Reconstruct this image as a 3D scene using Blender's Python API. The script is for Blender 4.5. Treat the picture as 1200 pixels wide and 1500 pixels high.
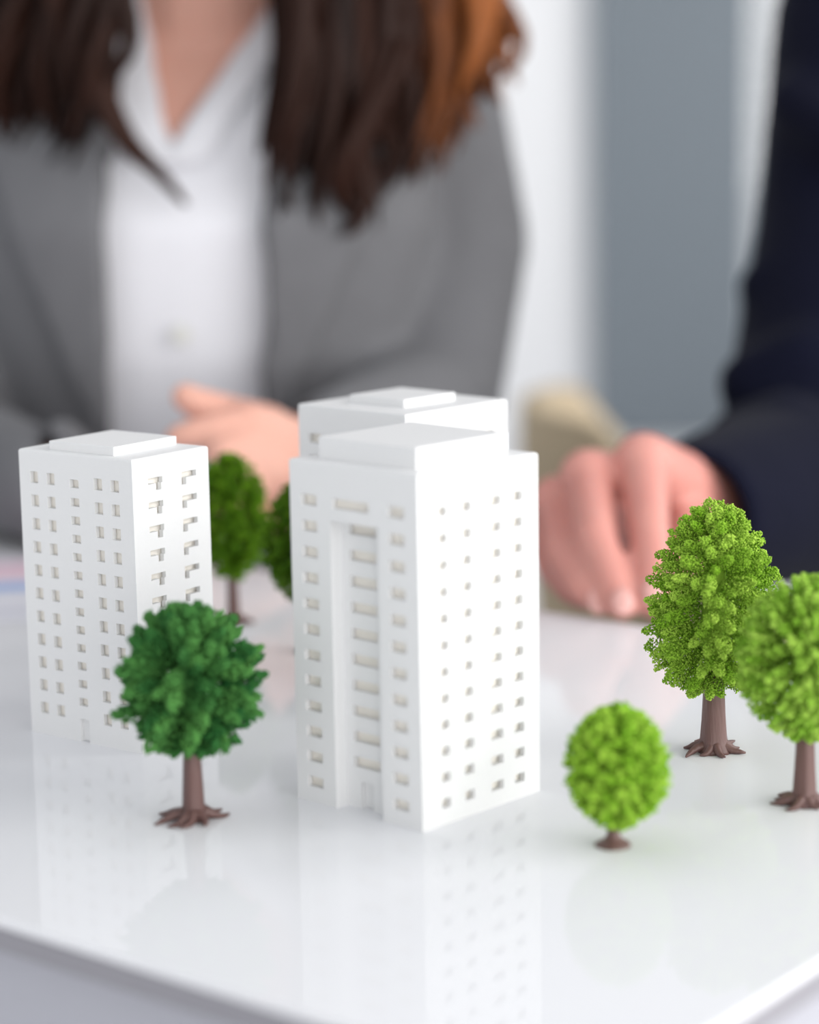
import bpy, bmesh, math, random
import numpy as np
from mathutils import Vector, Matrix, Euler
random.seed(7); rng = np.random.default_rng(7)
for o in list(bpy.data.objects): bpy.data.objects.remove(o)
C = bpy.context.scene.collection
SC = bpy.context.scene
TZ = 0.74                      # height of the desk top above the floor
CAMH = 0.26                    # camera above the desk top
FPX, PITCH, ROLL = 3255.46, math.radians(10.0177), math.radians(0.998)

# ------------------------------------------------------------------ camera
cam = bpy.data.cameras.new('camera'); cam_o = bpy.data.objects.new('camera', cam); C.objects.link(cam_o)
cam.sensor_fit = 'HORIZONTAL'; cam.sensor_width = 24.0; cam.lens = FPX / 1200 * 24.0
cp, sp = math.cos(PITCH), math.sin(PITCH); cr, sr = math.cos(ROLL), math.sin(ROLL)
RT = Vector((1, 0, 0)); UP = Vector((0, sp, cp)); FW = Vector((0, cp, -sp))
r2 = RT * cr - UP * sr; u2 = RT * sr + UP * cr
M = Matrix.Identity(4)
for i in range(3):
    M[i][0] = r2[i]; M[i][1] = u2[i]; M[i][2] = -FW[i]
M[2][3] = TZ + CAMH
cam_o.matrix_world = M
cam.clip_start = 0.02; cam.clip_end = 100
cam.dof.use_dof = True; cam.dof.focus_distance = 0.915; cam.dof.aperture_fstop = 2.8
SC.camera = cam_o

# ------------------------------------------------------------------ world, window light, exposure
w = bpy.data.worlds.new('world'); SC.world = w; w.use_nodes = True
bg = w.node_tree.nodes['Background']; bg.inputs[0].default_value = (0.93, 0.96, 1.0, 1); bg.inputs[1].default_value = 0.645
def area(name, loc, rot, sx, sy, power, col=(1, 1, 1)):
    l = bpy.data.lights.new(name, 'AREA'); l.shape = 'RECTANGLE'; l.size = sx; l.size_y = sy; l.energy = power; l.color = col
    o = bpy.data.objects.new(name, l); C.objects.link(o); o.location = loc; o.rotation_euler = rot
    return o
# daylight entering through the long window in the right wall
area('window_daylight', (2.12, -1.9, 1.61), (0, math.radians(90), 0), 2.1, 6.4, 140, (1.0, 0.985, 0.96))
area('window_daylight_front', (0.75, -5.75, 1.61), (math.radians(90), 0, 0), 2.3, 2.1, 66, (1.0, 0.985, 0.96))
area('rear_wall_fill', (2.12, 4.2, 1.61), (0, math.radians(90), 0), 2.1, 4.2, 75, (1.0, 0.985, 0.96))  # added fill to brighten the back wall, no known window there
SC.view_settings.view_transform = 'Standard'; SC.view_settings.look = 'None'
SC.view_settings.gamma = 1.0; SC.view_settings.use_curve_mapping = False
SC.view_settings.exposure = 0.20

# ------------------------------------------------------------------ pixel -> place (at a real depth)
def ray(x, y):
    a = x - 600; b = 750 - y
    u = (cr * a + sr * b) / FPX; v = (-sr * a + cr * b) / FPX
    return RT * u + UP * v + FW
def P(x, y, Y):
    d = ray(x, y); t = Y / d.y
    return Vector((0, 0, TZ + CAMH)) + d * t
def G(x, y, z=0.0):
    d = ray(x, y); t = (z - CAMH) / d.z
    return Vector((0, 0, TZ + CAMH)) + d * t

# ------------------------------------------------------------------ materials
def srgb(r, g, b):
    f = lambda c: ((c / 255 + 0.055) / 1.055) ** 2.4 if c > 10 else c / 255 / 12.92
    return (f(r), f(g), f(b), 1)
def mat(name, col, rough=0.5, spec=0.5, bump=0.0, scale=50.0, var=0.0, col2=None, sss=0.0, sss_r=(1, .35, .2), sss_s=0.01, coat=0.0, sheen=0.0, attr=None, stretch=None):
    m = bpy.data.materials.new(name); m.use_nodes = True
    nt = m.node_tree; b = nt.nodes['Principled BSDF']
    b.inputs['Base Color'].default_value = col; b.inputs['Roughness'].default_value = rough
    b.inputs['Specular IOR Level'].default_value = spec
    b.inputs['Coat Weight'].default_value = coat; b.inputs['Coat Roughness'].default_value = 0.04
    b.inputs['Sheen Weight'].default_value = sheen
    if sss:
        b.inputs['Subsurface Weight'].default_value = sss; b.inputs['Subsurface Radius'].default_value = sss_r
        b.inputs['Subsurface Scale'].default_value = sss_s
    tc = nt.nodes.new('ShaderNodeTexCoord'); vec = tc.outputs['Object']
    if stretch:
        mp = nt.nodes.new('ShaderNodeMapping'); mp.inputs['Scale'].default_value = stretch
        nt.links.new(vec, mp.inputs[0]); vec = mp.outputs[0]
    if var or col2:
        n = nt.nodes.new('ShaderNodeTexNoise'); n.inputs['Scale'].default_value = scale; n.inputs['Detail'].default_value = 4
        nt.links.new(vec, n.inputs['Vector'])
        r = nt.nodes.new('ShaderNodeMix'); r.data_type = 'RGBA'
        c2 = col2 or tuple(min(1, c * (1 + var)) for c in col[:3]) + (1,)
        r.inputs[6].default_value = col; r.inputs[7].default_value = c2
        nt.links.new(n.outputs['Fac'], r.inputs[0]); nt.links.new(r.outputs[2], b.inputs['Base Color'])
    if attr:
        a = nt.nodes.new('ShaderNodeVertexColor'); a.layer_name = attr
        nt.links.new(a.outputs[0], b.inputs['Base Color'])
    if bump:
        n2 = nt.nodes.new('ShaderNodeTexNoise'); n2.inputs['Scale'].default_value = scale * 2; n2.inputs['Detail'].default_value = 3
        nt.links.new(vec, n2.inputs['Vector'])
        bp = nt.nodes.new('ShaderNodeBump'); bp.inputs['Strength'].default_value = bump; bp.inputs['Distance'].default_value = 0.002
        nt.links.new(n2.outputs['Fac'], bp.inputs['Height']); nt.links.new(bp.outputs[0], b.inputs['Normal'])
    return m
MT = {}
MT['desk'] = mat('white_gloss_lacquer', (0.84, 0.84, 0.865, 1), 0.03, 0.12)
MT['desk_panel'] = mat('grey_laminate', srgb(180, 180, 188), 0.4, 0.4, scale=30, var=0.03)
MT['edge'] = mat('grey_edge_shade', srgb(150, 148, 154), 0.4, 0.4, scale=30, var=0.03)  # darker grey paints in the shade line below the desk rim
MT['plaster'] = mat('white_model_plastic', (0.80, 0.80, 0.80, 1), 0.55, 0.35, bump=0.03, scale=400, var=0.02)
MT['lit_inner'] = mat('cream_interior_glow', (0.90, 0.86, 0.79, 1), 0.6, 0.3, scale=300, var=0.02)  # warm cream stands in for light glowing inside the hollow towers
MT['wall'] = mat('white_paint', (0.80, 0.80, 0.81, 1), 0.85, 0.2, bump=0.05, scale=60, var=0.02)
MT['panel'] = mat('grey_ribbed_panel', srgb(126, 134, 141), 0.7, 0.3, scale=6, var=0.06, stretch=(9, 9, 0.05))
MT['floor'] = mat('pale_grey_floor', srgb(214, 215, 218), 0.35, 0.4, scale=3, var=0.05)
MT['frame'] = mat('window_frame_white', (0.82, 0.83, 0.85, 1), 0.4, 0.4, scale=20, var=0.02)
MT['bark'] = mat('brown_plastic_bark', srgb(98, 72, 68), 0.42, 0.45, bump=0.25, scale=260, var=0.35, stretch=(1, 1, 0.15))
MT['leaf'] = mat('flock_foliage', (0.2, 0.5, 0.03, 1), 0.75, 0.2, attr='Col')
MT['leaf_b'] = mat('flock_foliage_fine', (0.2, 0.5, 0.03, 1), 0.75, 0.2, attr='Col')
MT['skin_w'] = mat('skin_fair', srgb(230, 180, 162), 0.5, 0.35, scale=25, col2=srgb(222, 164, 146), sss=0.05, sss_s=0.006)
MT['skin_m'] = mat('skin_ruddy', srgb(224, 162, 150), 0.45, 0.4, scale=30, col2=srgb(212, 138, 128), sss=0.15, sss_s=0.006, bump=0.12)
MT['skin_n'] = mat('skin_chest', srgb(222, 178, 152), 0.5, 0.35, scale=12, col2=srgb(212, 160, 132), sss=0.1, sss_s=0.006)
MT['nail'] = mat('fingernail', srgb(226, 172, 164), 0.25, 0.5, scale=80, var=0.04)
MT['suit_grey'] = mat('grey_suiting', srgb(106, 106, 109), 0.85, 0.2, bump=0.2, scale=60, var=0.18, sheen=0.05)
MT['suit_navy'] = mat('navy_suiting', srgb(15, 17, 33), 0.9, 0.08, bump=0.2, scale=60, var=0.25, sheen=0.03)
MT['trouser'] = mat('dark_trousers', srgb(50, 50, 56), 0.9, 0.2, scale=60, var=0.1)
MT['shirt'] = mat('white_cotton', (0.80, 0.80, 0.84, 1), 0.8, 0.2, bump=0.15, scale=40, var=0.03)
MT['button'] = mat('shirt_button', srgb(214, 214, 208), 0.3, 0.5, scale=40, var=0.05)
MT['hair'] = mat('brown_hair', srgb(58, 34, 24), 0.55, 0.14, attr='Col')
MT['chair'] = mat('beige_upholstery', srgb(190, 172, 144), 0.8, 0.2, bump=0.15, scale=120, var=0.06)
MT['metal'] = mat('brushed_metal', srgb(150, 150, 152), 0.35, 0.6, scale=50, var=0.05)
MT['eye'] = mat('eye_white', srgb(235, 233, 230), 0.2, 0.5, scale=30, var=0.02)
# glass for the window
g = bpy.data.materials.new('window_glass'); g.use_nodes = True
nt = g.node_tree; nt.nodes.clear(); o_ = nt.nodes.new('ShaderNodeOutputMaterial'); mx = nt.nodes.new('ShaderNodeMixShader')
tr = nt.nodes.new('ShaderNodeBsdfTransparent'); gl = nt.nodes.new('ShaderNodeBsdfGlossy'); gl.inputs['Roughness'].default_value = 0.02
mx.inputs[0].default_value = 0.06
nt.links.new(tr.outputs[0], mx.inputs[1]); nt.links.new(gl.outputs[0], mx.inputs[2]); nt.links.new(mx.outputs[0], o_.inputs[0])
MT['glass'] = g

# ------------------------------------------------------------------ helpers
def link(name, me, material, parent=None, smooth=False):
    o = bpy.data.objects.new(name, me); C.objects.link(o)
    if material and not me.materials: me.materials.append(MT[material])
    if parent: o.parent = parent
    if smooth: me.polygons.foreach_set('use_smooth', [True] * len(me.polygons))
    return o
def from_bm(name, bm, material, parent=None, smooth=False):
    bmesh.ops.recalc_face_normals(bm, faces=bm.faces[:])
    me = bpy.data.meshes.new(name); bm.to_mesh(me); bm.free()
    return link(name, me, material, parent, smooth)
def tag(o, label, cat, group=None):
    o['label'] = label; o['category'] = cat
    if group: o['group'] = group
    return o
def empty(name, loc=(0, 0, 0), rz=0.0):
    o = bpy.data.objects.new(name, None); C.objects.link(o); o.location = loc; o.rotation_euler = (0, 0, rz); o.empty_display_size = .02
    return o
def struct(o):
    o['kind'] = 'structure'; return o
def bm_box(bm, x0, x1, y0, y1, z0, z1, bev=0.0, seg=2):
    m = bmesh.ops.create_cube(bm, size=1)
    vs = m['verts']
    for v in vs:
        v.co = Vector(((x0 + x1) / 2 + v.co.x * (x1 - x0), (y0 + y1) / 2 + v.co.y * (y1 - y0), (z0 + z1) / 2 + v.co.z * (z1 - z0)))
    if bev:
        es = list({e for v in vs for e in v.link_edges})
        bmesh.ops.bevel(bm, geom=es, offset=bev, segments=seg, affect='EDGES', profile=0.6)
def box_obj(name, x0, x1, y0, y1, z0, z1, material, parent=None, bev=0.0, seg=2):
    bm = bmesh.new(); bm_box(bm, x0, x1, y0, y1, z0, z1, bev, seg)
    return from_bm(name, bm, material, parent)
def tube_data(pts, rads, n=8, V=None, Fc=None, squash=1.0):
    """Append a tapered closed tube along pts to vertex/face lists."""
    V = [] if V is None else V; Fc = [] if Fc is None else Fc
    base = len(V); k = len(pts); pts = [Vector(p) for p in pts]
    prev = None
    for i, p in enumerate(pts):
        t = (pts[min(i + 1, k - 1)] - pts[max(i - 1, 0)]).normalized()
        if prev is None:
            a = t.orthogonal().normalized()
        else:
            a = (prev - t * prev.dot(t)).normalized()
        prev = a; b = t.cross(a)
        for j in range(n):
            th = 2 * math.pi * j / n
            V.append(tuple(p + (a * math.cos(th) + b * math.sin(th) * squash) * rads[i]))
    for i in range(k - 1):
        for j in range(n):
            q = base + i * n; Fc.append((q + j, q + (j + 1) % n, q + n + (j + 1) % n, q + n + j))
    Fc.append(tuple(base + j for j in range(n))[::-1]); Fc.append(tuple(base + (k - 1) * n + j for j in range(n)))
    return V, Fc
def capsule(bm, a, b, ra, rb, n=14):
    """A closed tapered capsule from a to b."""
    a = Vector(a); b = Vector(b); d = b - a; L = d.length
    t = d.normalized() if L > 1e-9 else Vector((0, 0, 1)); u = t.orthogonal().normalized(); v = t.cross(u)
    rings = []
    for k in range(1, 5):
        th = math.pi / 2 * k / 4; rings.append((a - t * ra * math.cos(th), ra * math.sin(th)))
    for k in range(0, 4):
        th = math.pi / 2 * k / 4; rings.append((b + t * rb * math.sin(th), rb * math.cos(th)))
    vs = [[bm.verts.new(c + (u * math.cos(2 * math.pi * j / n) + v * math.sin(2 * math.pi * j / n)) * r) for j in range(n)] for c, r in rings]
    p0 = bm.verts.new(a - t * ra); p1 = bm.verts.new(b + t * rb)
    for i in range(len(vs) - 1):
        for j in range(n): bm.faces.new((vs[i][j], vs[i][(j + 1) % n], vs[i + 1][(j + 1) % n], vs[i + 1][j]))
    for j in range(n):
        bm.faces.new((p0, vs[0][(j + 1) % n], vs[0][j])); bm.faces.new((p1, vs[-1][j], vs[-1][(j + 1) % n]))
def chain(bm, pts, rads):
    for i in range(len(pts) - 1): capsule(bm, pts[i], pts[i + 1], rads[i], rads[i + 1])
def ellipsoid(bm, c, rx, ry, rz, rot=None, n=20):
    m = bmesh.ops.create_uvsphere(bm, u_segments=n, v_segments=n // 2 + 2, radius=1)
    for v in m['verts']:
        q = Vector((v.co.x * rx, v.co.y * ry, v.co.z * rz))
        if rot: q.rotate(rot)
        v.co = Vector(c) + q
def loft(bm, rings, n=28, ex=2.3):
    """Closed stack of superellipse rings (cx, cy, z, rx, ry)."""
    vs = []
    for (cx, cy, z, rx, ry) in rings:
        row = []
        for j in range(n):
            t = 2 * math.pi * j / n; c, s = math.cos(t), math.sin(t)
            row.append(bm.verts.new((cx + rx * math.copysign(abs(c) ** (2 / ex), c), cy + ry * math.copysign(abs(s) ** (2 / ex), s), z)))
        vs.append(row)
    for i in range(len(vs) - 1):
        for j in range(n): bm.faces.new((vs[i][j], vs[i][(j + 1) % n], vs[i + 1][(j + 1) % n], vs[i + 1][j]))
    bm.faces.new(vs[0][::-1]); bm.faces.new(vs[-1])
def fuse(bm, voxel, smooth=6, factor=0.5):
    """Union overlapping closed pieces into one continuous surface."""
    bmesh.ops.recalc_face_normals(bm, faces=bm.faces[:])
    me = bpy.data.meshes.new('tmp'); bm.to_mesh(me); bm.free()
    o = bpy.data.objects.new('tmp', me); C.objects.link(o)
    r = o.modifiers.new('r', 'REMESH'); r.mode = 'VOXEL'; r.voxel_size = voxel; r.adaptivity = 0
    if smooth:
        s = o.modifiers.new('s', 'SMOOTH'); s.factor = factor; s.iterations = smooth
    dg = bpy.context.evaluated_depsgraph_get(); dg.update()
    out = bpy.data.meshes.new_from_object(o.evaluated_get(dg))
    bpy.data.objects.remove(o); bpy.data.meshes.remove(me)
    return out
def shell_from(me, keep, offset=0.0, thick=0.0):
    """Faces of me whose centre passes keep(), pushed along normals and thickened."""
    bm = bmesh.new(); bm.from_mesh(me); bm.normal_update()
    bmesh.ops.delete(bm, geom=[f for f in bm.faces if not keep(f.calc_center_median(), f.normal)], context='FACES')
    bm.normal_update()
    edge = {v: [e.other_vert(v) for e in v.link_edges if e.is_boundary] for v in bm.verts if v.is_boundary}
    for _ in range(14):                                        # even out the cut hems
        new = {v: (v.co * 2 + sum((u.co for u in nb), Vector())) / (2 + len(nb)) for v, nb in edge.items() if nb}
        for v, c in new.items(): v.co = c
    bm.normal_update()
    if offset:
        for v, n in [(v, v.normal.copy()) for v in bm.verts]: v.co += n * offset
    if thick:
        bm.normal_update(); top = bm.faces[:]
        bmesh.ops.solidify(bm, geom=top, thickness=thick)
    return bm

# ------------------------------------------------------------------ the room
WALLY = 6.9
bm = bmesh.new(); bm_box(bm, -4.0, 2.1, -5.6, WALLY + .2, -0.1, 0.0); struct(from_bm('floor', bm, 'floor'))
bm = bmesh.new()
bm_box(bm, -4.0, 1.05, WALLY, WALLY + .2, 0, 3.0)          # white part
bm_box(bm, 1.05, 2.1, WALLY, WALLY + .2, 2.75, 3.0)
bm_box(bm, 1.05, 2.1, WALLY, WALLY + .2, 0, 0.12)
struct(from_bm('wall_back', bm, 'wall'))
# grey ribbed panel standing proud of the back wall
bm = bmesh.new(); bm_box(bm, 0.575, 1.06, WALLY - .05, WALLY, 0.0, 3.0, 0.004); pn = struct(from_bm('trim_1', bm, 'panel'))
for k in range(16):
    x = 0.575 + 0.485 * (k + .5) / 16
    rb = box_obj('rib', x - .012, x + .012, WALLY - .058, WALLY - .05, 0.0, 3.0, 'panel', pn, 0.003, 1)
# tall window beside the panel
wr = struct(empty('window_1', (1.525, WALLY + .1, 0.12)))
def local_box(name, b, material, parent, bev=0.0):
    bm = bmesh.new(); bm_box(bm, *b, bev); return from_bm(name, bm, material, parent)
for b in ((-.475, -.455, -.05, .05, 0, 2.63), (.435, .475, -.05, .05, 0, 2.63), (-.455, .435, -.05, .05, 0, .05), (-.455, .435, -.05, .05, 2.58, 2.63)):
    local_box('window_frame', b, 'frame', wr, 0.004)
local_box('window_pane', (-.455, .435, -.004, .004, .05, 2.58), 'glass', wr)
# right wall with the long window the daylight enters by
bm = bmesh.new()
for y0, y1 in ((-5.6, -5.15), (1.35, 2.05), (6.35, WALLY)): bm_box(bm, 2.0, 2.1, y0, y1, 0, 3.0)
for y0, y1 in ((-5.15, 1.35), (2.05, 6.35)):
    bm_box(bm, 2.0, 2.1, y0, y1, 0, 0.5); bm_box(bm, 2.0, 2.1, y0, y1, 2.72, 3.0)
struct(from_bm('wall_right', bm, 'wall'))
for wn, yc, hw in (('window_2', -1.9, 3.225), ('added_window', 4.2, 2.125)):  # the second, rear window is added to go with the back-wall fill
    w2 = struct(empty(wn, (2.05, yc, 0.5)))
    for k in (-1, -.5, 0, .5, 1): local_box('mullion', (-.03, .03, k * hw - .025, k * hw + .025, 0, 2.22), 'frame', w2, 0.004)
    local_box('window_sill', (-.16, .03, -hw - .02, hw + .02, -.04, 0), 'frame', w2, 0.006)
bm = bmesh.new()
bm_box(bm, -4.0, -.45, -5.7, -5.6, 0, 3.0); bm_box(bm, 1.95, 2.1, -5.7, -5.6, 0, 3.0); bm_box(bm, -.45, 1.95, -5.7, -5.6, 0, .5); bm_box(bm, -.45, 1.95, -5.7, -5.6, 2.72, 3.0)
struct(from_bm('wall_front', bm, 'wall'))
w2 = struct(empty('window_4', (.75, -5.65, 0.5)))
for k in (-1, 0, 1): local_box('mullion', (k * 1.175 - .025, k * 1.175 + .025, -.03, .03, 0, 2.22), 'frame', w2, 0.004)
local_box('window_sill', (-1.2, 1.2, -.03, .16, -.04, 0), 'frame', w2, 0.006)
bm = bmesh.new(); bm_box(bm, -4.0, .57, WALLY - .015, WALLY, 0, .08, .004); struct(from_bm('baseboard_back', bm, 'frame'))

# ------------------------------------------------------------------ the desk
E2 = math.radians(51.6)
desk = empty('desk', (0.0477, 0.5582, 0.0), E2)                    # local x: along the short side, local y: along the long side
tag(desk, 'white glossy lacquered desk carrying the model buildings and trees', 'desk')
DL, DW, TH = 0.487, 1.45, 0.012
top = box_obj('desk_top', 0, DL, 0, DW, TZ - .0035, TZ, 'desk', desk, 0.0016, 4)
box_obj('edge_shade', .0006, DL - .0006, .0006, DW - .0006, TZ - TH, TZ - .0035, 'edge', desk, 0.0008, 2)  # slab side, coloured darker to stand for shade under the top
top.data.polygons.foreach_set('use_smooth', [False] * len(top.data.polygons))
box_obj('front_panel', 0.012, 0.030, 0.035, DW - .035, 0.10, TZ - TH, 'desk_panel', desk, 0.002)
box_obj('end_panel', 0.010, DL - .01, 0.014, 0.034, 0.0, TZ - TH, 'desk_panel', desk, 0.002)
box_obj('end_panel', 0.010, DL - .01, DW - .034, DW - .014, 0.0, TZ - TH, 'desk_panel', desk, 0.002)

# ------------------------------------------------------------------ model buildings
def facade(name, W, H, holes, parent, mapf, t=0.0034, u0=0.0, u1=None, v0=0.0, extra=None):
    """Wall slab with real openings; mapf(u, v, d) gives the place, d = depth inward."""
    u1 = W if u1 is None else u1
    us = sorted({round(x, 6) for x in [u0, u1] + [h[0] for h in holes] + [h[1] for h in holes] if u0 <= x <= u1})
    vs = sorted({round(x, 6) for x in [v0, H] + [h[2] for h in holes] + [h[3] for h in holes] if v0 <= x <= H})
    nu, nv = len(us) - 1, len(vs) - 1
    solid = np.ones((nu, nv), bool)
    for i in range(nu):
        for j in range(nv):
            cu, cv = (us[i] + us[i + 1]) / 2, (vs[j] + vs[j + 1]) / 2
            if any(h[0] < cu < h[1] and h[2] < cv < h[3] for h in holes): solid[i, j] = False
    V = []; Fs = []; idx = {}
    def vid(i, j, k):
        key = (i, j, k)
        if key not in idx: idx[key] = len(V); V.append(mapf(us[i], vs[j], t * k))
        return idx[key]
    for i in range(nu):
        for j in range(nv):
            if not solid[i, j]: continue
            for k in (0, 1): Fs.append((vid(i, j, k), vid(i + 1, j, k), vid(i + 1, j + 1, k), vid(i, j + 1, k)))
            for di, dj, a, b in ((-1, 0, (i, j), (i, j + 1)), (1, 0, (i + 1, j), (i + 1, j + 1)), (0, -1, (i, j), (i + 1, j)), (0, 1, (i, j + 1), (i + 1, j + 1))):
                ii, jj = i + di, j + dj
                if not (0 <= ii < nu and 0 <= jj < nv) or not solid[ii, jj]:
                    Fs.append((vid(*a, 0), vid(*b, 0), vid(*b, 1), vid(*a, 1)))
    if extra: extra(V, Fs)
    me = bpy.data.meshes.new(name); me.from_pydata([tuple(v) for v in V], [], Fs); me.update()
    bm = bmesh.new(); bm.from_mesh(me); bmesh.ops.recalc_face_normals(bm, faces=bm.faces[:]); bm.to_mesh(me); bm.free()
    return link(name, me, 'plaster', parent)
ROWS = [0.1190 - 0.01007 * k for k in range(12)]
BACK2 = 0.0002                                                 # gap between the right face and its blind wall
def tower(name, loc, rz, W1, W2, H, holes1, holes2, slab, label, recess=None, door=None, t=0.0024):
    """Local frame: origin at the front corner, +y runs along the left face (width W1), +x along the right face (width W2)."""
    root = empty(name, loc, rz); tag(root, label, 'model building', 'white model apartment blocks')
    h1 = list(holes1)
    if recess:
        r0, r1, rv, rd, rh = recess
        h1.append((r0, r1, 0.0, rv))
    facade('facade', W1, H, h1, root, lambda u, v, d: (d, u, v), t, t, W1 - t)
    if recess:
        facade('recessed_bay', W1, rv + t, rh, root, lambda u, v, d: (rd + d, u, v), t, r0 - t, r1 + t)
        for y0, y1, z0, z1 in ((r0 - t, r0, 0, rv), (r1, r1 + t, 0, rv), (r0 - t, r1 + t, rv, rv + t)):
            bm = bmesh.new(); bm_box(bm, 0.0002 if z0 else t * .98, rd, y0, y1, z0, z1); from_bm('bay_side', bm, 'plaster', root)
    elif door:
        pass
    facade('facade', W2, H, holes2, root, lambda u, v, d: (u, d, v), t)
    facade('facade', W1, H, holes1, root, lambda u, v, d: (W2 - d, u, v), t, t, W1 - t)
    facade('facade', W2, H, holes2, root, lambda u, v, d: (u, W1 - d, v), t)
    if door:
        u0, u1, v1, dep = door
        bm = bmesh.new(); bm_box(bm, dep, dep + .001, u0 - .0004, u1 + .0004, 0.0002, v1 + .0004); from_bm('door', bm, 'plaster', root)
    bm = bmesh.new(); bm_box(bm, 0, W2, 0, W1, H, H + .0022)
    bmesh.ops.bevel(bm, geom=[e for e in bm.edges if all(v.co.z > H + .001 for v in e.verts)], offset=.0011, segments=3, affect='EDGES', profile=.5)
    from_bm('roof', bm, 'plaster', root)
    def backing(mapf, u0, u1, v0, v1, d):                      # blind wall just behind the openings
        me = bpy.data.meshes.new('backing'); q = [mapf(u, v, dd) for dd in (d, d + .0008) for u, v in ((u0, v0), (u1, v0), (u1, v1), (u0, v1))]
        me.from_pydata(q, [], [(0, 1, 2, 3), (4, 5, 6, 7), (0, 1, 5, 4), (1, 2, 6, 5), (2, 3, 7, 6), (3, 0, 4, 7)]); me.update(); link('backing', me, 'lit_inner', root)
    gp = t + .0004
    if recess:
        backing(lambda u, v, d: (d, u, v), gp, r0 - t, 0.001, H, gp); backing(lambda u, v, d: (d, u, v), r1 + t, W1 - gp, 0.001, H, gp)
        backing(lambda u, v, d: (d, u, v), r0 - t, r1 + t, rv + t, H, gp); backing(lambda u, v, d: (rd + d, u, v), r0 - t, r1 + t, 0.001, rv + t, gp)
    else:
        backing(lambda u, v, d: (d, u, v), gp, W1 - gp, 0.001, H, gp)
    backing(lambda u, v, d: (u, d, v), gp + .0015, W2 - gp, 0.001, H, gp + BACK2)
    a0, a1, b0, b1, hh = slab                                  # a: along the left face, b: along the right face
    bm = bmesh.new(); bm_box(bm, b0, b1, a0, a1, H + .002, H + .0022 + hh, .0005, 2); from_bm('roof_block', bm, 'plaster', root)
    return root
HA = 0.1341 - 0.0022
W1, W2 = 0.0666, 0.0675
def apartment_a(name, loc, rz, slab, label):
    left = [(.0070, .0152, r - .0021, r + .0021) for r in ROWS] + [(.0523, .0607, r - .0021, r + .0021) for r in ROWS]
    left.append((.0250, .0440, ROWS[0] - .0019, ROWS[0] + .0019))
    bay = [(.0270, .0412, r - .0021, r + .0021) for r in ROWS[1:11]] + [(.0310, .0375, 0.0, .0108)]
    right = []
    for r in ROWS:
        for a, b in ((.0108, .0156), (.0238, .0290), (.0389, .0458), (.0526, .0582)):
            right.append((a, b, r - .0019, r + .0017))
    return tower(name, loc, rz, W1, W2, HA, left, right, slab, label, recess=(.0204, .0452, .1122, .0058, bay), door=(.0310, .0375, .0108, .0058 + .0024))
RA = math.radians(46.64)
apartment_a('model_apartment_block', (0.00296, 0.78959, TZ), RA, (.0078, .0588, .0082, .0592, .0080),
            'white model tower with a recessed entrance bay, largest and nearest of the three')
apartment_a('model_apartment_block', (-0.0012, 0.9550, TZ), RA, (.0163, .0503, .0167, .0507, .0036),
            'white model tower standing directly behind the largest tower, only its top showing')
def apartment_b(name, loc, rz, label):
    w1, w2, H = 0.0663, 0.0467, 0.1247 - 0.0022
    rows = [.1129 - .01011 * k for k in range(11)]
    left = [(u - .0024, u + .0024, r - .0025, r + .0025) for r in rows for u in (.0576, .0477, .0198, .0101)]
    left += [(.0311, .0363, r - .0018, r + .0018) for r in [.1120 - .00786 * k for k in range(13)]] + [(.0309, .0362, 0.0, .0102)]
    right = []
    for r in rows:
        right += [(.0092, .0180, r + .0002, r + .0028), (.0140, .0172, r - .0027, r + .0003)]
        right += [(.0297, .0388, r + .0002, r + .0028), (.0297, .0326, r - .0027, r + .0003)]
    return tower(name, loc, rz, w1, w2, H, left, right, (.0140, .0520, .0042, .0425, .0038), label, door=(.0309, .0362, .0102, .0018), t=0.0022)
apartment_b('model_apartment_block', (-0.11343, 0.89926, TZ), math.radians(53.1),
            'white model tower with five window columns, beside the dark green tree')

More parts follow.
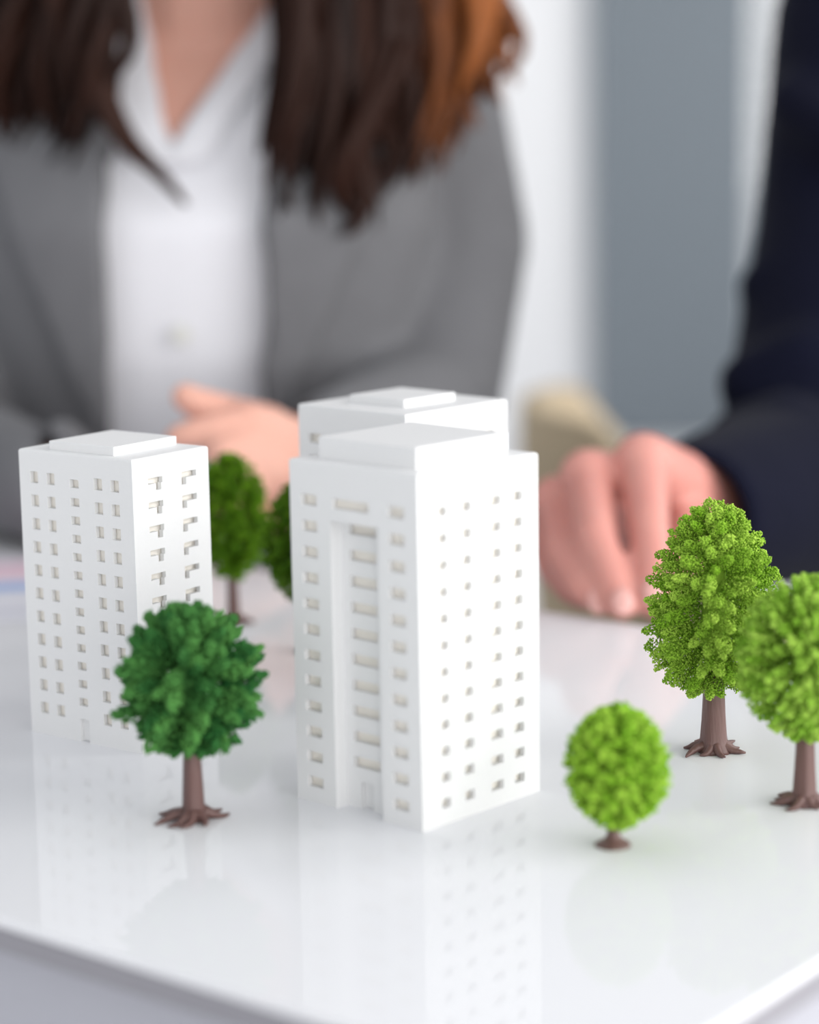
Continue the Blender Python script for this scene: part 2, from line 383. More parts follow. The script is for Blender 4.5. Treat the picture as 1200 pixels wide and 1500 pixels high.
# ------------------------------------------------------------------ model trees
OCT_F = np.array([(0, 2, 4), (2, 1, 4), (1, 3, 4), (3, 0, 4), (2, 0, 5), (1, 2, 5), (3, 1, 5), (0, 3, 5)])
OCT_V = np.array([(1, 0, 0), (-1, 0, 0), (0, 1, 0), (0, -1, 0), (0, 0, 1), (0, 0, -1)], float)
def rot_mats(n, r):
    q = r.normal(size=(n, 4)); q /= np.linalg.norm(q, axis=1)[:, None]; w_, x, y, z = q.T
    return np.stack([np.stack([1 - 2 * (y * y + z * z), 2 * (x * y - z * w_), 2 * (x * z + y * w_)], -1),
                     np.stack([2 * (x * y + z * w_), 1 - 2 * (x * x + z * z), 2 * (y * z - x * w_)], -1),
                     np.stack([2 * (x * z - y * w_), 2 * (y * z + x * w_), 1 - 2 * (x * x + y * y)], -1)], 1)
def crown_mesh(name, prof, z0, z1, R, n_tuft, n_flake, size, cols, tuft_r, seed, droop=0.0, leafy=False, jut=0.10, core=.2, reach=.62):
    """Flock foliage: tufts on twigs reaching from the axis to the crown outline, each covered in small flakes."""
    r = np.random.default_rng(seed); H = z1 - z0
    ps = np.array(prof); zs = ps[:, 0]; rs = ps[:, 1]
    # even spread over the outline by area
    s = np.linspace(0, 1, 400); rr = np.interp(s, zs, rs) * R
    slope = np.hypot(np.gradient(rr, s * H), 1); wgt = (rr + 0.002) * slope; cdf = np.cumsum(wgt); cdf /= cdf[-1]
    k = np.arange(n_tuft); st = np.interp((k + .5) / n_tuft, cdf, s); az = k * 2.399963 + r.normal(0, .25, n_tuft)
    st = np.clip(st + r.normal(0, .012, n_tuft), 0, 1)
    rad = np.interp(st, zs, rs) * R * (1 + r.uniform(-jut, jut * .7, n_tuft))
    dr = np.interp(st, s, np.gradient(rr, s * H))
    tip = np.stack([rad * np.cos(az), rad * np.sin(az), z0 + st * H], -1)
    nz = -dr; nrm = np.stack([np.cos(az), np.sin(az), np.clip(nz, -.6, 2.5)], -1); nrm /= np.linalg.norm(nrm, axis=1)[:, None]
    nrm[:, 2] -= droop; nrm /= np.linalg.norm(nrm, axis=1)[:, None]
    L = np.minimum(rad * .8 + .002, R * reach)
    base = tip - nrm * L[:, None]
    # flakes
    N = n_tuft * n_flake; ti = np.repeat(k, n_flake)
    f = r.uniform(-.35, 1, N); f = np.where(f < 0, r.uniform(0, 1, N) ** .5, np.abs(f) ** .6)
    stray = r.uniform(size=N) < .12
    off = r.normal(size=(N, 3)); off /= np.linalg.norm(off, axis=1)[:, None]
    tr_ = (tuft_r * (0.75 + .5 * r.uniform(size=n_tuft)))[ti]
    wid = np.sqrt(np.clip(1 - (f - .35) ** 2 / .45, .05, 1))
    cpos = base[ti] + (tip - base)[ti] * f[:, None] + off * (tr_ * wid * np.where(stray, 1.35, 1.0))[:, None]
    cpos[:, 2] = np.clip(cpos[:, 2], z0 - .0015, None)
    sc = size * r.uniform(.6, 1.35, (N, 1)) * (np.array([1.9, 0.9, .45]) if leafy else np.array([1.25, 1.0, .75])) * np.ones((N, 3))
    Rm = rot_mats(N, r)
    if leafy:                                       # long axis roughly follows the twig
        a = nrm[ti] + r.normal(0, .35, (N, 3)); a /= np.linalg.norm(a, axis=1)[:, None]
        b = np.cross(a, r.normal(size=(N, 3))); b /= np.linalg.norm(b, axis=1)[:, None]; c = np.cross(a, b)
        Rm = np.stack([a, b, c], -1)
    V = np.einsum('nij,nkj->nki', Rm, OCT_V[None] * sc[:, None, :]) + cpos[:, None, :]
    Fc = (np.arange(N)[:, None, None] * 6 + OCT_F[None]).reshape(-1, 3)
    ca, cb = np.array(cols[0][:3]), np.array(cols[1][:3])
    tv = r.uniform(0, 1, n_tuft)[ti]; fv = np.clip(tv * .72 + r.uniform(0, 1, N) * .28, 0, 1)
    col = (ca[None] * (1 - fv[:, None]) + cb[None] * fv[:, None]) * r.uniform(.85, 1.15, (N, 1))
    # inner core of packed flock
    bm = bmesh.new(); bmesh.ops.create_icosphere(bm, subdivisions=3, radius=1)
    cv = []
    for v in bm.verts:
        sz = (v.co.z + 1) / 2; q = math.hypot(v.co.x, v.co.y) or 1
        ro = np.interp(sz, zs, rs) * R * core * (1 + random.uniform(-.1, .1)); ro = min(ro, R * core * q * 1.3)
        cv.append((v.co.x / q * ro, v.co.y / q * ro, z0 + H * (.07 + sz * .82)))
    bm.verts.index_update(); cf = np.array([[v.index for v in f_.verts] for f_ in bm.faces]); bm.free(); cv = np.array(cv)
    allV = np.concatenate([V.reshape(-1, 3), cv]); allF = np.concatenate([Fc, cf + N * 6])
    me = bpy.data.meshes.new(name); me.vertices.add(len(allV)); me.vertices.foreach_set('co', allV.ravel())
    me.loops.add(allF.size); me.loops.foreach_set('vertex_index', allF.ravel().astype(np.int32))
    me.polygons.add(len(allF)); me.polygons.foreach_set('loop_start', np.arange(0, allF.size, 3, dtype=np.int32))
    me.update(calc_edges=True)
    at = me.color_attributes.new('Col', 'FLOAT_COLOR', 'POINT')
    cc = np.ones((len(allV), 4)); cc[:N * 6, :3] = np.repeat(col, 6, axis=0); cc[N * 6:, :3] = (ca + cb) / 2
    at.data.foreach_set('color', cc.ravel())
    return me
def trunk_bm(prof, n=20, groove=.06, seed=0, lean=(0, 0)):
    bm = bmesh.new(); rows = []
    H = prof[-1][0]
    for z, r in prof:
        row = []
        for j in range(n):
            t = 2 * math.pi * j / n
            q = r * (1 + groove * math.sin(5 * t + seed) + groove * .6 * math.sin(9 * t + 2 * seed + z * 90))
            row.append(bm.verts.new((q * math.cos(t) + lean[0] * z / H, q * math.sin(t) + lean[1] * z / H, z)))
        rows.append(row)
    for i in range(len(rows) - 1):
        for j in range(n): bm.faces.new((rows[i][j], rows[i][(j + 1) % n], rows[i + 1][(j + 1) % n], rows[i + 1][j]))
    bm.faces.new(rows[0][::-1]); bm.faces.new(rows[-1])
    return bm
def model_tree(label, loc, z0, z1, R, prof, tr, root_r, cols, size, n_tuft, n_flake, tuft_r, seed, shift=(0, 0), n_root=9, leafy=False, jut=.1, droop=0.0, disc=False):
    root = tag(empty('model_tree', (loc[0], loc[1], TZ)), label, 'model tree', 'miniature model trees')
    r0, r1 = tr; hz = z0 + (z1 - z0) * .35
    if disc:
        pr_ = [(0, root_r), (.0006, root_r * 1.0), (.0016, root_r * .72), (.003, r0 * 1.35), (.0045, r0 * 1.05), (z0, r1), (hz, r1 * .7)]
    else:
        pr_ = [(0, r0 * 1.35), (.0012, r0 * 1.25), (.003, r0 * 1.08), (.006, r0 * .98), (z0 * .55, (r0 + r1) / 2), (z0, r1), (hz, r1 * .6)]
    from_bm('trunk', trunk_bm(pr_, seed=seed, lean=(shift[0] * .8, shift[1] * .8), groove=.03 if disc else .06), 'bark', root, True)
    if not disc:
        rr = random.Random(seed)
        for k in range(n_root):
            a = 2 * math.pi * (k + rr.uniform(-.28, .28)) / n_root; L = root_r * rr.uniform(.68, 1.08); bend = rr.uniform(-.35, .35)
            pts = []; rad = []
            for i in range(6):
                f = i / 5; d = r0 * .55 + (L - r0 * .55) * f; aa = a + bend * f * f
                h = .0034 * (1 - f) ** 1.6 + .0007 + .0005 * math.sin(f * 7 + k)
                pts.append((d * math.cos(aa), d * math.sin(aa), max(h * .8, .0006))); rad.append(.0021 * (1 - f) ** .8 + .0004)
            V, Fs = tube_data(pts, rad, 7); V = [(x, y, max(z, .0001)) for x, y, z in V]
            me = bpy.data.meshes.new('root'); me.from_pydata(V, [], Fs); me.update(); link('root', me, 'bark', root, True)
    cm = crown_mesh('crown', prof, z0, z1, R, n_tuft, n_flake, size, cols, tuft_r, seed, leafy=leafy, jut=jut, droop=droop)
    co = link('crown', cm, 'leaf', root); co.location = (shift[0], shift[1], 0)
    return root
EGG = [(0, .42), (.04, .66), (.12, .86), (.28, .98), (.42, 1.0), (.58, .95), (.72, .84), (.85, .64), (.94, .42), (1, .12)]
ROUND = [(0, .25), (.05, .62), (.14, .84), (.30, .97), (.5, 1.0), (.66, .95), (.8, .80), (.92, .55), (1, .18)]
OVAL = [(0, .22), (.06, .50), (.18, .78), (.35, .97), (.5, 1.0), (.66, .93), (.8, .78), (.92, .52), (1, .15)]
LIME = (srgb(120, 170, 30), srgb(186, 220, 90))
model_tree('dark green round model tree in front of the five-column tower', (-.0836, .8102), .0270, .0830, .0262, ROUND, (.0042, .0031), .0150,
           (srgb(30, 94, 44), srgb(96, 156, 78)), .00082, 170, 120, .0029, 11, leafy=True, jut=.22)
model_tree('small bright lime model tree on a round brown foot, nearest the desk corner', (.0715, .7712), .0072, .0525, .0192, OVAL, (.0022, .0020), .0066,
           (srgb(116, 170, 28), srgb(178, 218, 80)), .0007, 420, 44, .0017, 23, shift=(.0017, 0), disc=True, jut=.06)
model_tree('sharply focused egg-shaped lime model tree in front of the clenched hand', (.1245, .8898), .0250, .1050, .0272, EGG, (.0056, .0044), .0152,
           LIME, .00046, 270, 230, .0027, 37, jut=.15, droop=.10)
model_tree('lime model tree cut off by the right edge of the photo', (.1487, .8156), .0262, .0890, .0262, OVAL, (.0046, .0034), .0134,
           (srgb(120, 172, 38), srgb(182, 218, 94)), .0007, 420, 60, .0020, 41, jut=.07)
model_tree('deep green model tree right beside the five-column tower, half hidden by it', (-.0935, 1.143), .0240, .0910, .0205, OVAL, (.0034, .0026), .0110,
           (srgb(66, 112, 6), srgb(112, 156, 26)), .0009, 220, 40, .0022, 53, jut=.07)
model_tree('deep green model tree peeking out behind the left side of the largest tower', (-.0500, 1.0790), .0240, .0875, .0235, OVAL, (.0036, .0028), .0108,
           (srgb(58, 100, 6), srgb(100, 142, 24)), .0009, 220, 40, .0022, 67, jut=.07)

# ------------------------------------------------------------------ papers on the desk
m = bpy.data.materials.new('printed_chart_paper'); m.use_nodes = True; nt = m.node_tree; b = nt.nodes['Principled BSDF']; b.inputs['Roughness'].default_value = .6
tc = nt.nodes.new('ShaderNodeTexCoord'); sx = nt.nodes.new('ShaderNodeSeparateXYZ'); rp = nt.nodes.new('ShaderNodeValToRGB')
nt.links.new(tc.outputs['Generated'], sx.inputs[0]); nt.links.new(sx.outputs[1], rp.inputs[0]); nt.links.new(rp.outputs[0], b.inputs['Base Color'])
rp.color_ramp.interpolation = 'CONSTANT'
els = [(0, (.74, .74, .80, 1)), (.12, srgb(206, 206, 218)), (.16, (.74, .74, .80, 1)), (.42, srgb(160, 182, 224)), (.55, (.74, .74, .80, 1)), (.60, srgb(232, 204, 218)), (.86, (.76, .74, .80, 1))]
rp.color_ramp.elements[0].position = els[0][0]; rp.color_ramp.elements[0].color = els[0][1]
rp.color_ramp.elements[1].position = els[1][0]; rp.color_ramp.elements[1].color = els[1][1]
for p_, c_ in els[2:]:
    e = rp.color_ramp.elements.new(p_); e.color = c_
MT['paper'] = m
pp = empty('paper_sheet', (-.252, 1.245, TZ), math.radians(8)); 
pp2 = box_obj('paper_sheet', -.105, .105, -.094, .094, 0.0002, 0.0006, 'paper')
pp2.location = pp.location; pp2.rotation_euler = pp.rotation_euler; bpy.data.objects.remove(pp); pp2.name = 'paper_sheet'
tag(pp2, 'printed paper sheet with blue and pink bands lying behind the five-column tower', 'paper')

# ------------------------------------------------------------------ tub chair behind the two people
def tub_chair(loc, rz, label):
    root = tag(empty('tub_chair', loc, rz), label, 'chair')
    n, rows = 44, 9; Ro = .285; th = .035
    V = []; Fs = []
    def top_h(a):                                      # a = 0 at the back, +-pi*.62 at the arm ends
        f = abs(a) / (math.pi * .62); return .716 - .62 * max(0, f - .31) ** 1.2
    for side in (0, 1):
        for i in range(n + 1):
            a = -math.pi * .62 + 2 * math.pi * .62 * i / n
            for k in range(rows + 1):
                f = k / rows; z = .34 + (top_h(a) - .34) * f
                R = (Ro if side == 0 else Ro - th) * (.88 + .12 * f)
                R += (-.010 if side == 0 else .010) * max(0, f - .9) * 10 * .6
                V.append((-R * math.cos(a), R * math.sin(a), z))
    q = (n + 1) * (rows + 1); I = lambda s, i, k: s * q + i * (rows + 1) + k
    for i in range(n):
        for k in range(rows):
            Fs.append((I(0, i, k), I(0, i + 1, k), I(0, i + 1, k + 1), I(0, i, k + 1))); Fs.append((I(1, i, k), I(1, i, k + 1), I(1, i + 1, k + 1), I(1, i + 1, k)))
        Fs.append((I(0, i, rows), I(0, i + 1, rows), I(1, i + 1, rows), I(1, i, rows))); Fs.append((I(0, i, 0), I(1, i, 0), I(1, i + 1, 0), I(0, i + 1, 0)))
    for i in (0, n):
        for k in range(rows): Fs.append((I(0, i, k), I(0, i, k + 1), I(1, i, k + 1), I(1, i, k)))
    me = bpy.data.meshes.new('backrest_shell'); me.from_pydata(V, [], Fs); me.update()
    bm = bmesh.new(); bm.from_mesh(me); bmesh.ops.recalc_face_normals(bm, faces=bm.faces[:]); bm.to_mesh(me); bm.free()
    link('backrest_shell', me, 'chair', root, True)
    bm = bmesh.new(); loft(bm, [(.03, 0, .36, .215, .215), (.03, 0, .37, .232, .228), (.03, 0, .43, .236, .230), (.03, 0, .45, .215, .21)], 32, 2.8); from_bm('seat_cushion', bm, 'chair', root, True)
    for sx_, sy_ in ((1, 1), (1, -1), (-1, 1), (-1, -1)):
        V, Fs = tube_data([(sx_ * .15, sy_ * .15, .37), (sx_ * .21, sy_ * .20, 0.0)], [.014, .010], 10)
        me = bpy.data.meshes.new('leg'); me.from_pydata(V, [], Fs); me.update(); link('leg', me, 'metal', root, True)
    return root
tub_chair((.392, 2.23, 0), math.radians(0), 'beige tub chair standing empty behind the clenched hand')

# ------------------------------------------------------------------ people
def Pz(x, y, Y, r=0.0):                     # a joint, kept above the desk top by its own radius
    p = P(x, y, Y); return Vector((p.x, p.y, max(p.z, TZ + r)))
def mesh_with(name, me, material, parent): return link(name, me, material, parent, True)
def hand(bm, wrist, wr, fingers, back_r):
    for pts, rads in fingers:
        capsule(bm, wrist, pts[0], wr * .8, back_r); chain(bm, pts, rads)
def head(bm, c, fwd=(0, -1, 0)):
    """Skull, jaw, nose, brow, ears and lips; faces -Y."""
    ellipsoid(bm, c, .074, .094, .108); ellipsoid(bm, c + Vector((0, -.022, -.052)), .056, .066, .070)
    capsule(bm, c + Vector((0, -.092, .012)), c + Vector((0, -.108, -.028)), .008, .013)
    capsule(bm, c + Vector((-.030, -.084, .022)), c + Vector((.030, -.084, .022)), .011, .011)
    capsule(bm, c + Vector((-.018, -.084, -.062)), c + Vector((.018, -.084, -.062)), .007, .007)
    capsule(bm, c + Vector((-.014, -.082, -.073)), c + Vector((.014, -.082, -.073)), .008, .008)
    for s_ in (-1, 1):
        capsule(bm, c + Vector((s_ * .076, .004, .018)), c + Vector((s_ * .074, -.002, -.026)), .012, .009)
def eyes(c, parent):
    for s_ in (-1, 1):
        bm = bmesh.new(); ellipsoid(bm, c + Vector((s_ * .030, -.084, .004)), .012, .010, .0085, n=12); from_bm('eye', bm, 'eye', parent, True)

# ---- woman in the grey jacket
wx = P(278, 300, 1.52).x
woman = tag(empty('person', (wx, 1.62, 0)), 'person in grey blazer and white open-collared shirt with long brown hair', 'person')
def kid(o): 
    o.matrix_parent_inverse = o.parent.matrix_basis.inverted(); return o
T = lambda z: z + TZ
torso_rings = [(wx, 1.70, T(-.30), .150, .115), (wx, 1.68, T(-.15), .138, .105), (wx, 1.655, T(-.02), .140, .105), (wx, 1.625, T(.10), .152, .112), (wx, 1.612, T(.19), .162, .108),
               (wx, 1.620, T(.26), .155, .088), (wx, 1.628, T(.30), .120, .068), (wx, 1.630, T(.33), .075, .055)]
# joints
shL, elL, wrL = P(656, 185, 1.672), P(640, 590, 1.565), P(462, 668, 1.352)
miL = P(672, 350, 1.655)
shR, miR, elR, wrR = P(-74, 185, 1.665), P(-78, 400, 1.64), P(-100, 655, 1.53), P(70, 712, 1.365)
neck0, neck1 = Vector((wx + .004, 1.632, T(.29))), Vector((wx + .006, 1.595, T(.43)))
hc = Vector((wx + .006, 1.560, T(.535)))
fl = [([P(362, 620, 1.300), P(308, 630, 1.283), P(280, 636, 1.279), P(260, 640, 1.278)], [.0118, .0098, .0088, .0076]),
      ([P(372, 645, 1.295), P(322, 664, 1.270), P(335, 688, 1.272), P(358, 690, 1.280)], [.0118, .0098, .0088, .0078]),
      ([P(384, 668, 1.292), P(340, 690, 1.272), P(352, 712, 1.276), P(374, 708, 1.284)], [.0112, .0092, .0084, .0074]),
      ([P(398, 690, 1.292), P(362, 710, 1.278), P(370, 724, 1.282), P(388, 722, 1.288)], [.0100, .0082, .0076, .0068]),
      ([P(392, 628, 1.318), P(334, 607, 1.312), P(294, 594, 1.306), P(271, 581, 1.303)], [.0150, .0118, .0106, .0086])]
fr = [([wrR + Vector((.085, -.012 + .004 * k, .006 - .010 * abs(k - 1.2) / 1.5 - .008)) + Vector((0, .017 * (k - 1.5), 0)),
        wrR + Vector((.125, -.018 + .02 * (k - 1.5), -.008)), wrR + Vector((.146, -.02 + .02 * (k - 1.5), -.018)), wrR + Vector((.156, -.02 + .02 * (k - 1.5), -.024))], [.0112, .0094, .0086, .0074]) for k in range(4)]
fr.append(([wrR + Vector((.03, -.03, -.008)), wrR + Vector((.065, -.05, -.012)), wrR + Vector((.09, -.055, -.018)), wrR + Vector((.102, -.053, -.022))], [.014, .0115, .0104, .0086]))
bm = bmesh.new()
loft(bm, [(a, b, c, d - .004, e - .004) for a, b, c, d, e in torso_rings]); capsule(bm, neck0, neck1, .056, .052); head(bm, hc)
chain(bm, [shL, miL, elL, wrL], [.044, .042, .036, .023]); chain(bm, [shR, miR, elR, wrR], [.044, .042, .036, .023])
hand(bm, wrL, .024, fl, .0135); hand(bm, wrR, .024, fr, .0125)
body_w = fuse(bm, .0030, 5)
kid(mesh_with('body', body_w, 'skin_w', woman)); 
eyes(hc, woman)
for o in woman.children:
    if o.name.startswith('eye'): kid(o)
# shirt: the torso with an open V at the neck
bm = bmesh.new(); loft(bm, torso_rings); capsule(bm, neck0, neck0.lerp(neck1, .35), .062, .060); shirt_src = fuse(bm, .006, 6)
YF = 1.515
def xz(x, y, Y=YF):
    p = P(x, y, Y); return p.x, p.z
va, vl, vr = xz(248, 222), xz(192, -10), xz(392, -10)
def in_v(c, grow=0.0):
    if c.z < va[1] - grow * 1.5: return False
    f = (c.z - va[1]) / (vl[1] - va[1])
    xl = va[0] + (vl[0] - va[0]) * min(f, 1.4) ** .85 if f > 0 else va[0]; xr = va[0] + (vr[0] - va[0]) * min(f, 1.4) if f > 0 else va[0]
    return xl - grow < c.x < xr + grow and c.y < 1.64
kid(from_bm('shirt', shell_from(shirt_src, lambda c, n: not in_v(c) and c.z < T(.40), .002, .003), 'shirt', woman, True))
kid(from_bm('collar', shell_from(shirt_src, lambda c, n: in_v(c, .030) and not in_v(c, .002) and c.z > va[1] - .01 and c.z < T(.40), .009, .003), 'shirt', woman, True))
# button placket and buttons
for k, (bx_, by_) in enumerate(((266, 490),)):
    q = P(bx_, by_, 1.505)
    bm = bmesh.new(); bmesh.ops.create_cone(bm, cap_ends=True, segments=16, radius1=.0065, radius2=.006, depth=.003)
    for v in bm.verts: v.co = Vector((v.co.x, v.co.z, v.co.y))
    o = from_bm('button', bm, 'button', woman); o.location = q; kid(o)
# blazer
bm = bmesh.new()
loft(bm, [(a, b, c, d + .006, e + .012) for a, b, c, d, e in torso_rings], ex=2.7)
ellipsoid(bm, (wx, 1.632, T(.262)), .205, .072, .058)
chain(bm, [shL + Vector((-.012, 0, .010)), miL, elL, wrL + Vector((.006, .006, 0))], [.056, .053, .047, .036]); chain(bm, [shR + Vector((.012, 0, .010)), miR, elR, wrR - Vector((.005, 0, 0))], [.056, .053, .047, .036])
# soft sleeve folds
for pa, pb, r_ in ((P(672, 345, 1.608), P(738, 378, 1.614), .014), (P(655, 455, 1.580), P(710, 428, 1.586), .012), (P(600, 545, 1.525), P(690, 560, 1.535), .014)):
    capsule(bm, pa, pb, r_, r_)
jk = fuse(bm, .006, 10)
jl = [xz(160, 0)[0], xz(160, 640)[0]]; jr = [xz(404, 0)[0], xz(386, 640)[0]]; z_hi, z_lo = xz(160, 0)[1], xz(160, 640)[1]
def open_front(c, grow=0.0):
    f = (z_hi - c.z) / (z_hi - z_lo)
    return jl[0] + (jl[1] - jl[0]) * f - grow < c.x < jr[0] + (jr[1] - jr[0]) * f + grow
def jacket_keep(c, n):
    if c.y < 1.63 and open_front(c): return False
    if (c - neck0).xy.length < .070 and c.z > T(.28): return False
    if (c - wrL).length < .036 or (c - wrR).length < .036: return c.x > wrL.x if c.x > wx else c.x < wrR.x
    return True
kid(from_bm('blazer', shell_from(jk, jacket_keep, 0, .003), 'suit_grey', woman, True))
la0, la1 = xz(-10, 250), xz(150, 640); ra0, ra1 = xz(560, 250), xz(400, 640)
def lapel(side):
    def k(c, n):
        if c.y > 1.60 or open_front(c) or c.z > T(.30): return False
        f = (la0[1] - c.z) / (la0[1] - la1[1])
        if f > 1: return False
        f = max(f, -.3)
        if side < 0: return la0[0] + (la1[0] - la0[0]) * f < c.x < wx
        return wx < c.x < ra0[0] + (ra1[0] - ra0[0]) * f
    return k
for s_ in (-1, 1): kid(from_bm('lapel', shell_from(jk, lapel(s_), .010, .003), 'suit_grey', woman, True))
# trousers
bm = bmesh.new(); loft(bm, [(wx, 1.71, T(-.36), .150, .115), (wx, 1.70, T(-.27), .156, .120), (wx, 1.69, T(-.22), .145, .11)])
for s_ in (-1, 1):
    chain(bm, [(wx + s_ * .085, 1.70, T(-.29)), (wx + s_ * .10, 1.50, T(-.25)), (wx + s_ * .10, 1.52, .09)], [.082, .060, .042])
kid(mesh_with('trousers', fuse(bm, .008, 4), 'trouser', woman))
for s_ in (-1, 1):
    bm = bmesh.new(); loft(bm, [(wx + s_ * .10, 1.49, 0.0, .042, .115), (wx + s_ * .10, 1.49, .03, .042, .112), (wx + s_ * .10, 1.51, .075, .036, .06), (wx + s_ * .10, 1.52, .10, .034, .04)]); kid(from_bm('shoe', bm, 'trouser', woman, True))
# hair: wavy locks falling on both sides of the neck, cap over the skull
HV = []; HF = []; HC = []
rh = random.Random(5)
def lock(pts, r0, col, n=7, wav=.012, ph=0.0, sq=.6):
    pts = [Vector(p) for p in pts]; m_ = 16; out = []; rad = []
    for i in range(m_):
        f = i / (m_ - 1); k = f * (len(pts) - 1); a = min(int(k), len(pts) - 2); g_ = k - a
        p0, p1, p2, p3 = pts[max(a - 1, 0)], pts[a], pts[a + 1], pts[min(a + 2, len(pts) - 1)]
        q = .5 * ((2 * p1) + (p2 - p0) * g_ + (2 * p0 - 5 * p1 + 4 * p2 - p3) * g_ ** 2 + (3 * p1 - p0 - 3 * p2 + p3) * g_ ** 3)
        q = q + Vector((math.sin(f * 9 + ph), math.cos(f * 8 + ph) * .6, 0)) * wav * f
        out.append(q); rad.append(r0 * (.75 + .35 * math.sin(math.pi * min(1, f * 1.3))) * (1 - f ** 4) + .0008)
    b0 = len(HV); tube_data(out, rad, n, HV, HF, sq); HC.extend([col] * (len(HV) - b0))
DK, MD, BACKLIT = srgb(24, 12, 9), srgb(52, 28, 19), srgb(160, 94, 48)
def mixc(a, b, f): return tuple(a[i] * (1 - f) + b[i] * f for i in range(3)) + (1,)
# image-right side
for k in range(110):
    f = rh.random(); x1 = 415 + 325 * f; yb = np.interp(x1, [415, 440, 520, 560, 640, 700, 745], [290, 335, 345, 300, 255, 180, 105]) + rh.uniform(-60, 8)
    Yd = rh.uniform(1.475, 1.535) + .055 * f
    x0 = 400 + 250 * f ** 1.1
    col = mixc(DK, MD, rh.random()) if f < .62 else mixc(MD, BACKLIT, rh.random() * min(1, (f - .5) * 2.2))  # outer locks tinted orange for window light passing through the hair
    x_m = x1 + rh.uniform(-25, 25)
    lock([hc + Vector((.045 + .03 * f, .02 + .03 * rh.random(), .03)), P(x0, -230, Yd + .05), P(x0 * .4 + x_m * .6, -60, Yd + .01), P(x_m, yb * .45, Yd), P(x1 - 10 * rh.random(), yb, Yd + .01)], rh.uniform(.008, .0125), col, ph=rh.uniform(0, 6))
for k in range(3):
    lock([P(560 + 20 * k, 60, 1.50), P(520 + 12 * k, 200, 1.49), P(505 + 10 * k, 290, 1.49), P(500 + 14 * k, 345, 1.495)], .007, mixc(DK, MD, .6), ph=k)
# image-left side
for k in range(90):
    f = rh.random(); x1 = 165 - 250 * f; yb = np.interp(x1, [-90, 0, 60, 120, 165], [140, 190, 245, 255, 190]) + rh.uniform(-60, 8)
    Yd = rh.uniform(1.475, 1.535) + .05 * f; x0 = 165 - 190 * f
    lock([hc + Vector((-.045 - .03 * f, .02 + .03 * rh.random(), .03)), P(x0, -230, Yd + .05), P((x0 + x1) / 2, -60, Yd + .01), P(x1 + rh.uniform(-20, 15), yb * .45, Yd), P(x1, yb, Yd + .01)], rh.uniform(.008, .0125), mixc(DK, MD, rh.random() * .8), ph=rh.uniform(0, 6))
for k in range(4):                           # the loose lock that swings over the shirt
    d = 6 * (k - 1.5)
    lock([P(120 + d, 40, 1.490), P(150 + d, 140, 1.487), P(185 + d * .6, 205, 1.487), P(228 + d * .5, 252, 1.488), P(272 + d * .4, 300, 1.492)], .0062, mixc(DK, MD, .5 + .1 * k), ph=.3 * k, wav=.001)
# cap
for k in range(120):
    a = math.pi * (k + .5) / 120 * 1.0; az = (k * 2.39996) % (2 * math.pi)
    if -2.2 < math.atan2(math.sin(az), math.cos(az)) < -.95: continue
    dx, dy = math.cos(az), math.sin(az)
    lock([hc + Vector((dx * .015, .01 + dy * .015, .122)), hc + Vector((dx * .062, .008 + dy * .072, .095)), hc + Vector((dx * .086, .012 + dy * .102, .03)), hc + Vector((dx * .088, .025 + dy * .095, -.06)), hc + Vector((dx * .085, .04 + dy * .085, -.13))], .014, mixc(DK, MD, rh.random()), ph=az)
me = bpy.data.meshes.new('hair'); me.from_pydata(HV, [], HF); me.update()
at = me.color_attributes.new('Col', 'FLOAT_COLOR', 'POINT'); at.data.foreach_set('color', np.array(HC).ravel())
kid(mesh_with('hair', me, 'hair', woman))

# ---- man in the navy suit
mxx = .505
man = tag(empty('person', (mxx, 1.72, 0)), 'person in dark navy suit resting a clenched hand on the desk edge', 'person')
mt = [(mxx, 1.76, T(-.30), .175, .125), (mxx, 1.75, T(-.15), .170, .125), (mxx, 1.735, T(.0), .178, .125), (mxx, 1.715, T(.14), .195, .128), (mxx, 1.71, T(.26), .205, .118), (mxx, 1.715, T(.34), .190, .095),
      (mxx, 1.72, T(.39), .14, .075), (mxx, 1.72, T(.42), .08, .06)]
sR, mR_, eR, wR = P(1278, 30, 1.64), P(1242, 340, 1.585), P(1186, 715, 1.470), P(1056, 748, 1.310)
sL, mL_, eL, wL = Vector((mxx + .21, 1.70, T(.34))), Vector((mxx + .25, 1.66, T(.20))), Vector((mxx + .25, 1.60, T(.02))), Vector((mxx + .12, 1.42, T(-.06)))
mh = Vector((mxx, 1.66, T(.66)))
ff = [([Pz(942, 676, 1.222), Pz(951, 772, 1.172), Pz(957, 835, 1.150, .010), Pz(956, 886, 1.138, .009)], [.0140, .0113, .0104, .0092]),
      ([Pz(862, 700, 1.226), Pz(872, 785, 1.168), Pz(896, 850, 1.147, .010), Pz(911, 887, 1.137, .009)], [.0140, .0113, .0104, .0092]),
      ([Pz(818, 738, 1.244), Pz(824, 806, 1.190), Pz(858, 860, 1.156, .010), Pz(886, 884, 1.146, .009)], [.0132, .0108, .0100, .0088]),
      ([Pz(802, 778, 1.262), Pz(812, 830, 1.210), Pz(838, 868, 1.176, .009), Pz(858, 882, 1.160, .008)], [.0122, .0102, .0094, .0082]),
      ([Pz(1008, 745, 1.260), Pz(1004, 815, 1.205), Pz(990, 862, 1.172, .011), Pz(972, 886, 1.152, .010)], [.0170, .0140, .0120, .0102])]
fm = [([wL + Vector((-.07 + .02 * k, -.055, .0)), wL + Vector((-.07 + .02 * k, -.090, -.004)), wL + Vector((-.068 + .019 * k, -.112, -.016)), wL + Vector((-.066 + .018 * k, -.12, -.03))], [.0135, .0115, .0105, .009]) for k in range(4)]
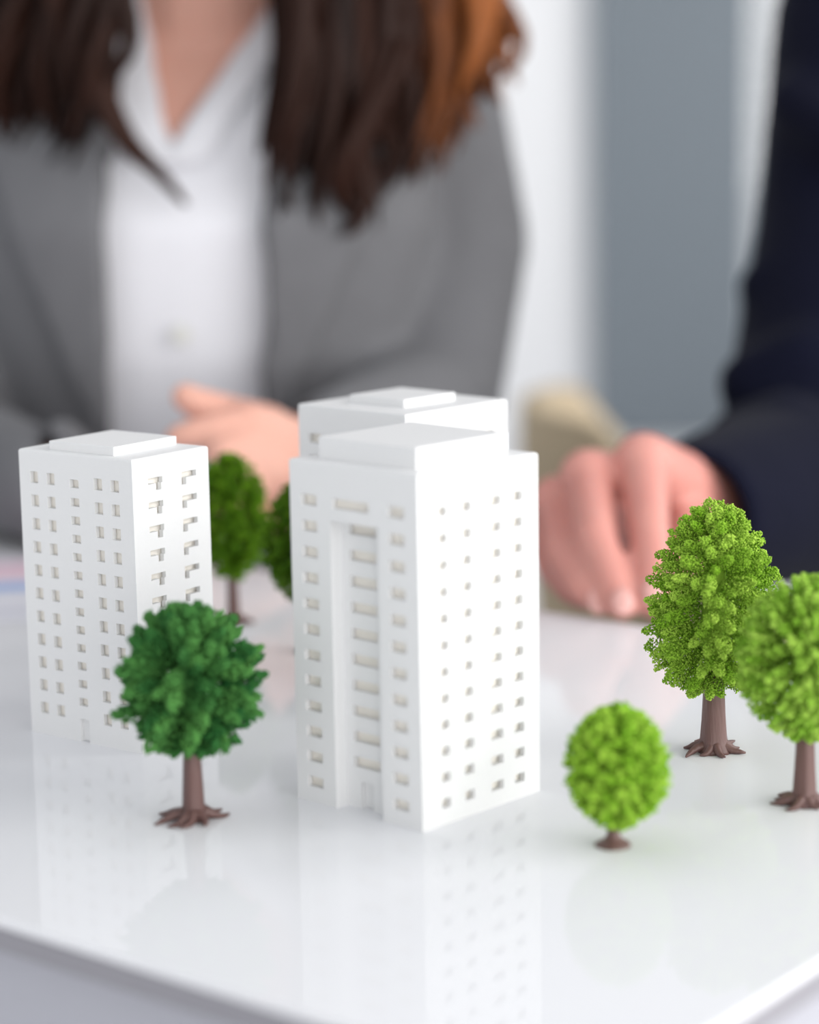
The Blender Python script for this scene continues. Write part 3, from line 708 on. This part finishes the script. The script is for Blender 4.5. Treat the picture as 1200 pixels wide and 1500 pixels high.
fm.append(([wL + Vector((-.055, -.02, -.005)), wL + Vector((-.085, -.045, -.008)), wL + Vector((-.092, -.07, -.012)), wL + Vector((-.09, -.085, -.016))], [.016, .0135, .012, .010]))
bm = bmesh.new()
loft(bm, [(a, b, c, d - .016, e - .016) for a, b, c, d, e in mt]); capsule(bm, (mxx, 1.725, T(.40)), (mxx, 1.69, T(.54)), .062, .058); head(bm, mh)
chain(bm, [sR, mR_, eR, wR], [.055, .05, .042, .029]); chain(bm, [sL, mL_, eL, wL], [.055, .05, .042, .029])
hand(bm, wR, .030, ff, .0170); hand(bm, wL, .030, fm, .016)
kid(mesh_with('body', fuse(bm, .0026, 3), 'skin_m', man))
eyes(mh, man)
for o in man.children:
    if o.name.startswith('eye'): kid(o)
for (x, y, Y, sx_) in ((957, 868, 1.131, 1), (912, 882, 1.128, 1), (876, 880, 1.141, 1)):     # fingernails
    q = Pz(x, y, Y); bm = bmesh.new(); ellipsoid(bm, q, .0058, .0022, .0075, Euler((math.radians(-22), 0, 0)), n=14); kid(from_bm('fingernail', bm, 'nail', man, True))
bm = bmesh.new(); loft(bm, mt); capsule(bm, (mxx, 1.725, T(.40)), (mxx, 1.71, T(.47)), .068, .066); ms = fuse(bm, .008, 5)
kid(from_bm('shirt', shell_from(ms, lambda c, n: c.z < T(.46), .001, .002), 'shirt', man, True))
bm = bmesh.new(); loft(bm, [(a, b, c, d + .016, e + .014) for a, b, c, d, e in mt]); ellipsoid(bm, (mxx, 1.72, T(.345)), .200, .085, .065)
chain(bm, [sR, mR_, eR, wR, wR + (wR - eR).normalized() * .045], [.072, .066, .066, .050, .044]); chain(bm, [sL, mL_, eL, wL], [.072, .066, .058, .043])
for pa, pb, r_ in ((P(1165, 150, 1.58), P(1230, 200, 1.54), .022), (P(1125, 420, 1.54), P(1210, 400, 1.52), .022), (P(1095, 560, 1.48), P(1180, 520, 1.47), .022), (P(1075, 640, 1.43), P(1150, 610, 1.42), .020)):
    capsule(bm, pa, pb, r_, r_)
mj = fuse(bm, .007, 11)
def mj_keep(c, n):
    if c.y < 1.7 and abs(c.x - mxx) < .02 + max(0, c.z - T(.05)) * .16: return False
    if (c - Vector((mxx, 1.72, c.z))).length < .075 and c.z > T(.38): return False
    if (c - wR).length < .14 and (c - wR).dot((wR - eR).normalized()) > .058: return False
    if (c - wL).length < .052 and c.y < wL.y - .012: return False
    return True
kid(from_bm('suit_jacket', shell_from(mj, mj_keep, 0, .003), 'suit_navy', man, True))
bm = bmesh.new(); loft(bm, [(mxx, 1.77, T(-.37), .17, .13), (mxx, 1.76, T(-.27), .178, .135), (mxx, 1.75, T(-.2), .168, .12)])
for s_ in (-1, 1): chain(bm, [(mxx + s_ * .095, 1.76, T(-.29)), (mxx + s_ * .12, 1.33, T(-.24)), (mxx + s_ * .12, 1.38, .09)], [.09, .066, .046])
kid(mesh_with('trousers', fuse(bm, .008, 4), 'suit_navy', man))
for s_ in (-1, 1):
    bm = bmesh.new(); loft(bm, [(mxx + s_ * .12, 1.32, 0.0, .046, .13), (mxx + s_ * .12, 1.32, .03, .046, .126), (mxx + s_ * .12, 1.36, .08, .04, .065), (mxx + s_ * .12, 1.38, .105, .038, .045)]); kid(from_bm('shoe', bm, 'trouser', man, True))
HV = []; HF = []; HC = []
for k in range(150):                          # short hair
    az = (k * 2.39996) % (2 * math.pi); dx, dy = math.cos(az), math.sin(az); low = .01 if -2.4 < math.atan2(dy, dx) < -.7 else -.05
    f = (k % 5) / 5
    lock([mh + Vector((dx * .02, .01 + dy * .02, .114)), mh + Vector((dx * .055, .008 + dy * .068, .096)), mh + Vector((dx * .078, .010 + dy * .098, .05 + low * .2)), mh + Vector((dx * .080, .012 + dy * .098, .045 + low * (.6 + f * .6)))], .010, mixc(DK, MD, .3), ph=az, wav=.001)
me = bpy.data.meshes.new('hair'); me.from_pydata(HV, [], HF); me.update()
at = me.color_attributes.new('Col', 'FLOAT_COLOR', 'POINT'); at.data.foreach_set('color', np.array(HC).ravel())
kid(mesh_with('hair', me, 'hair', man))
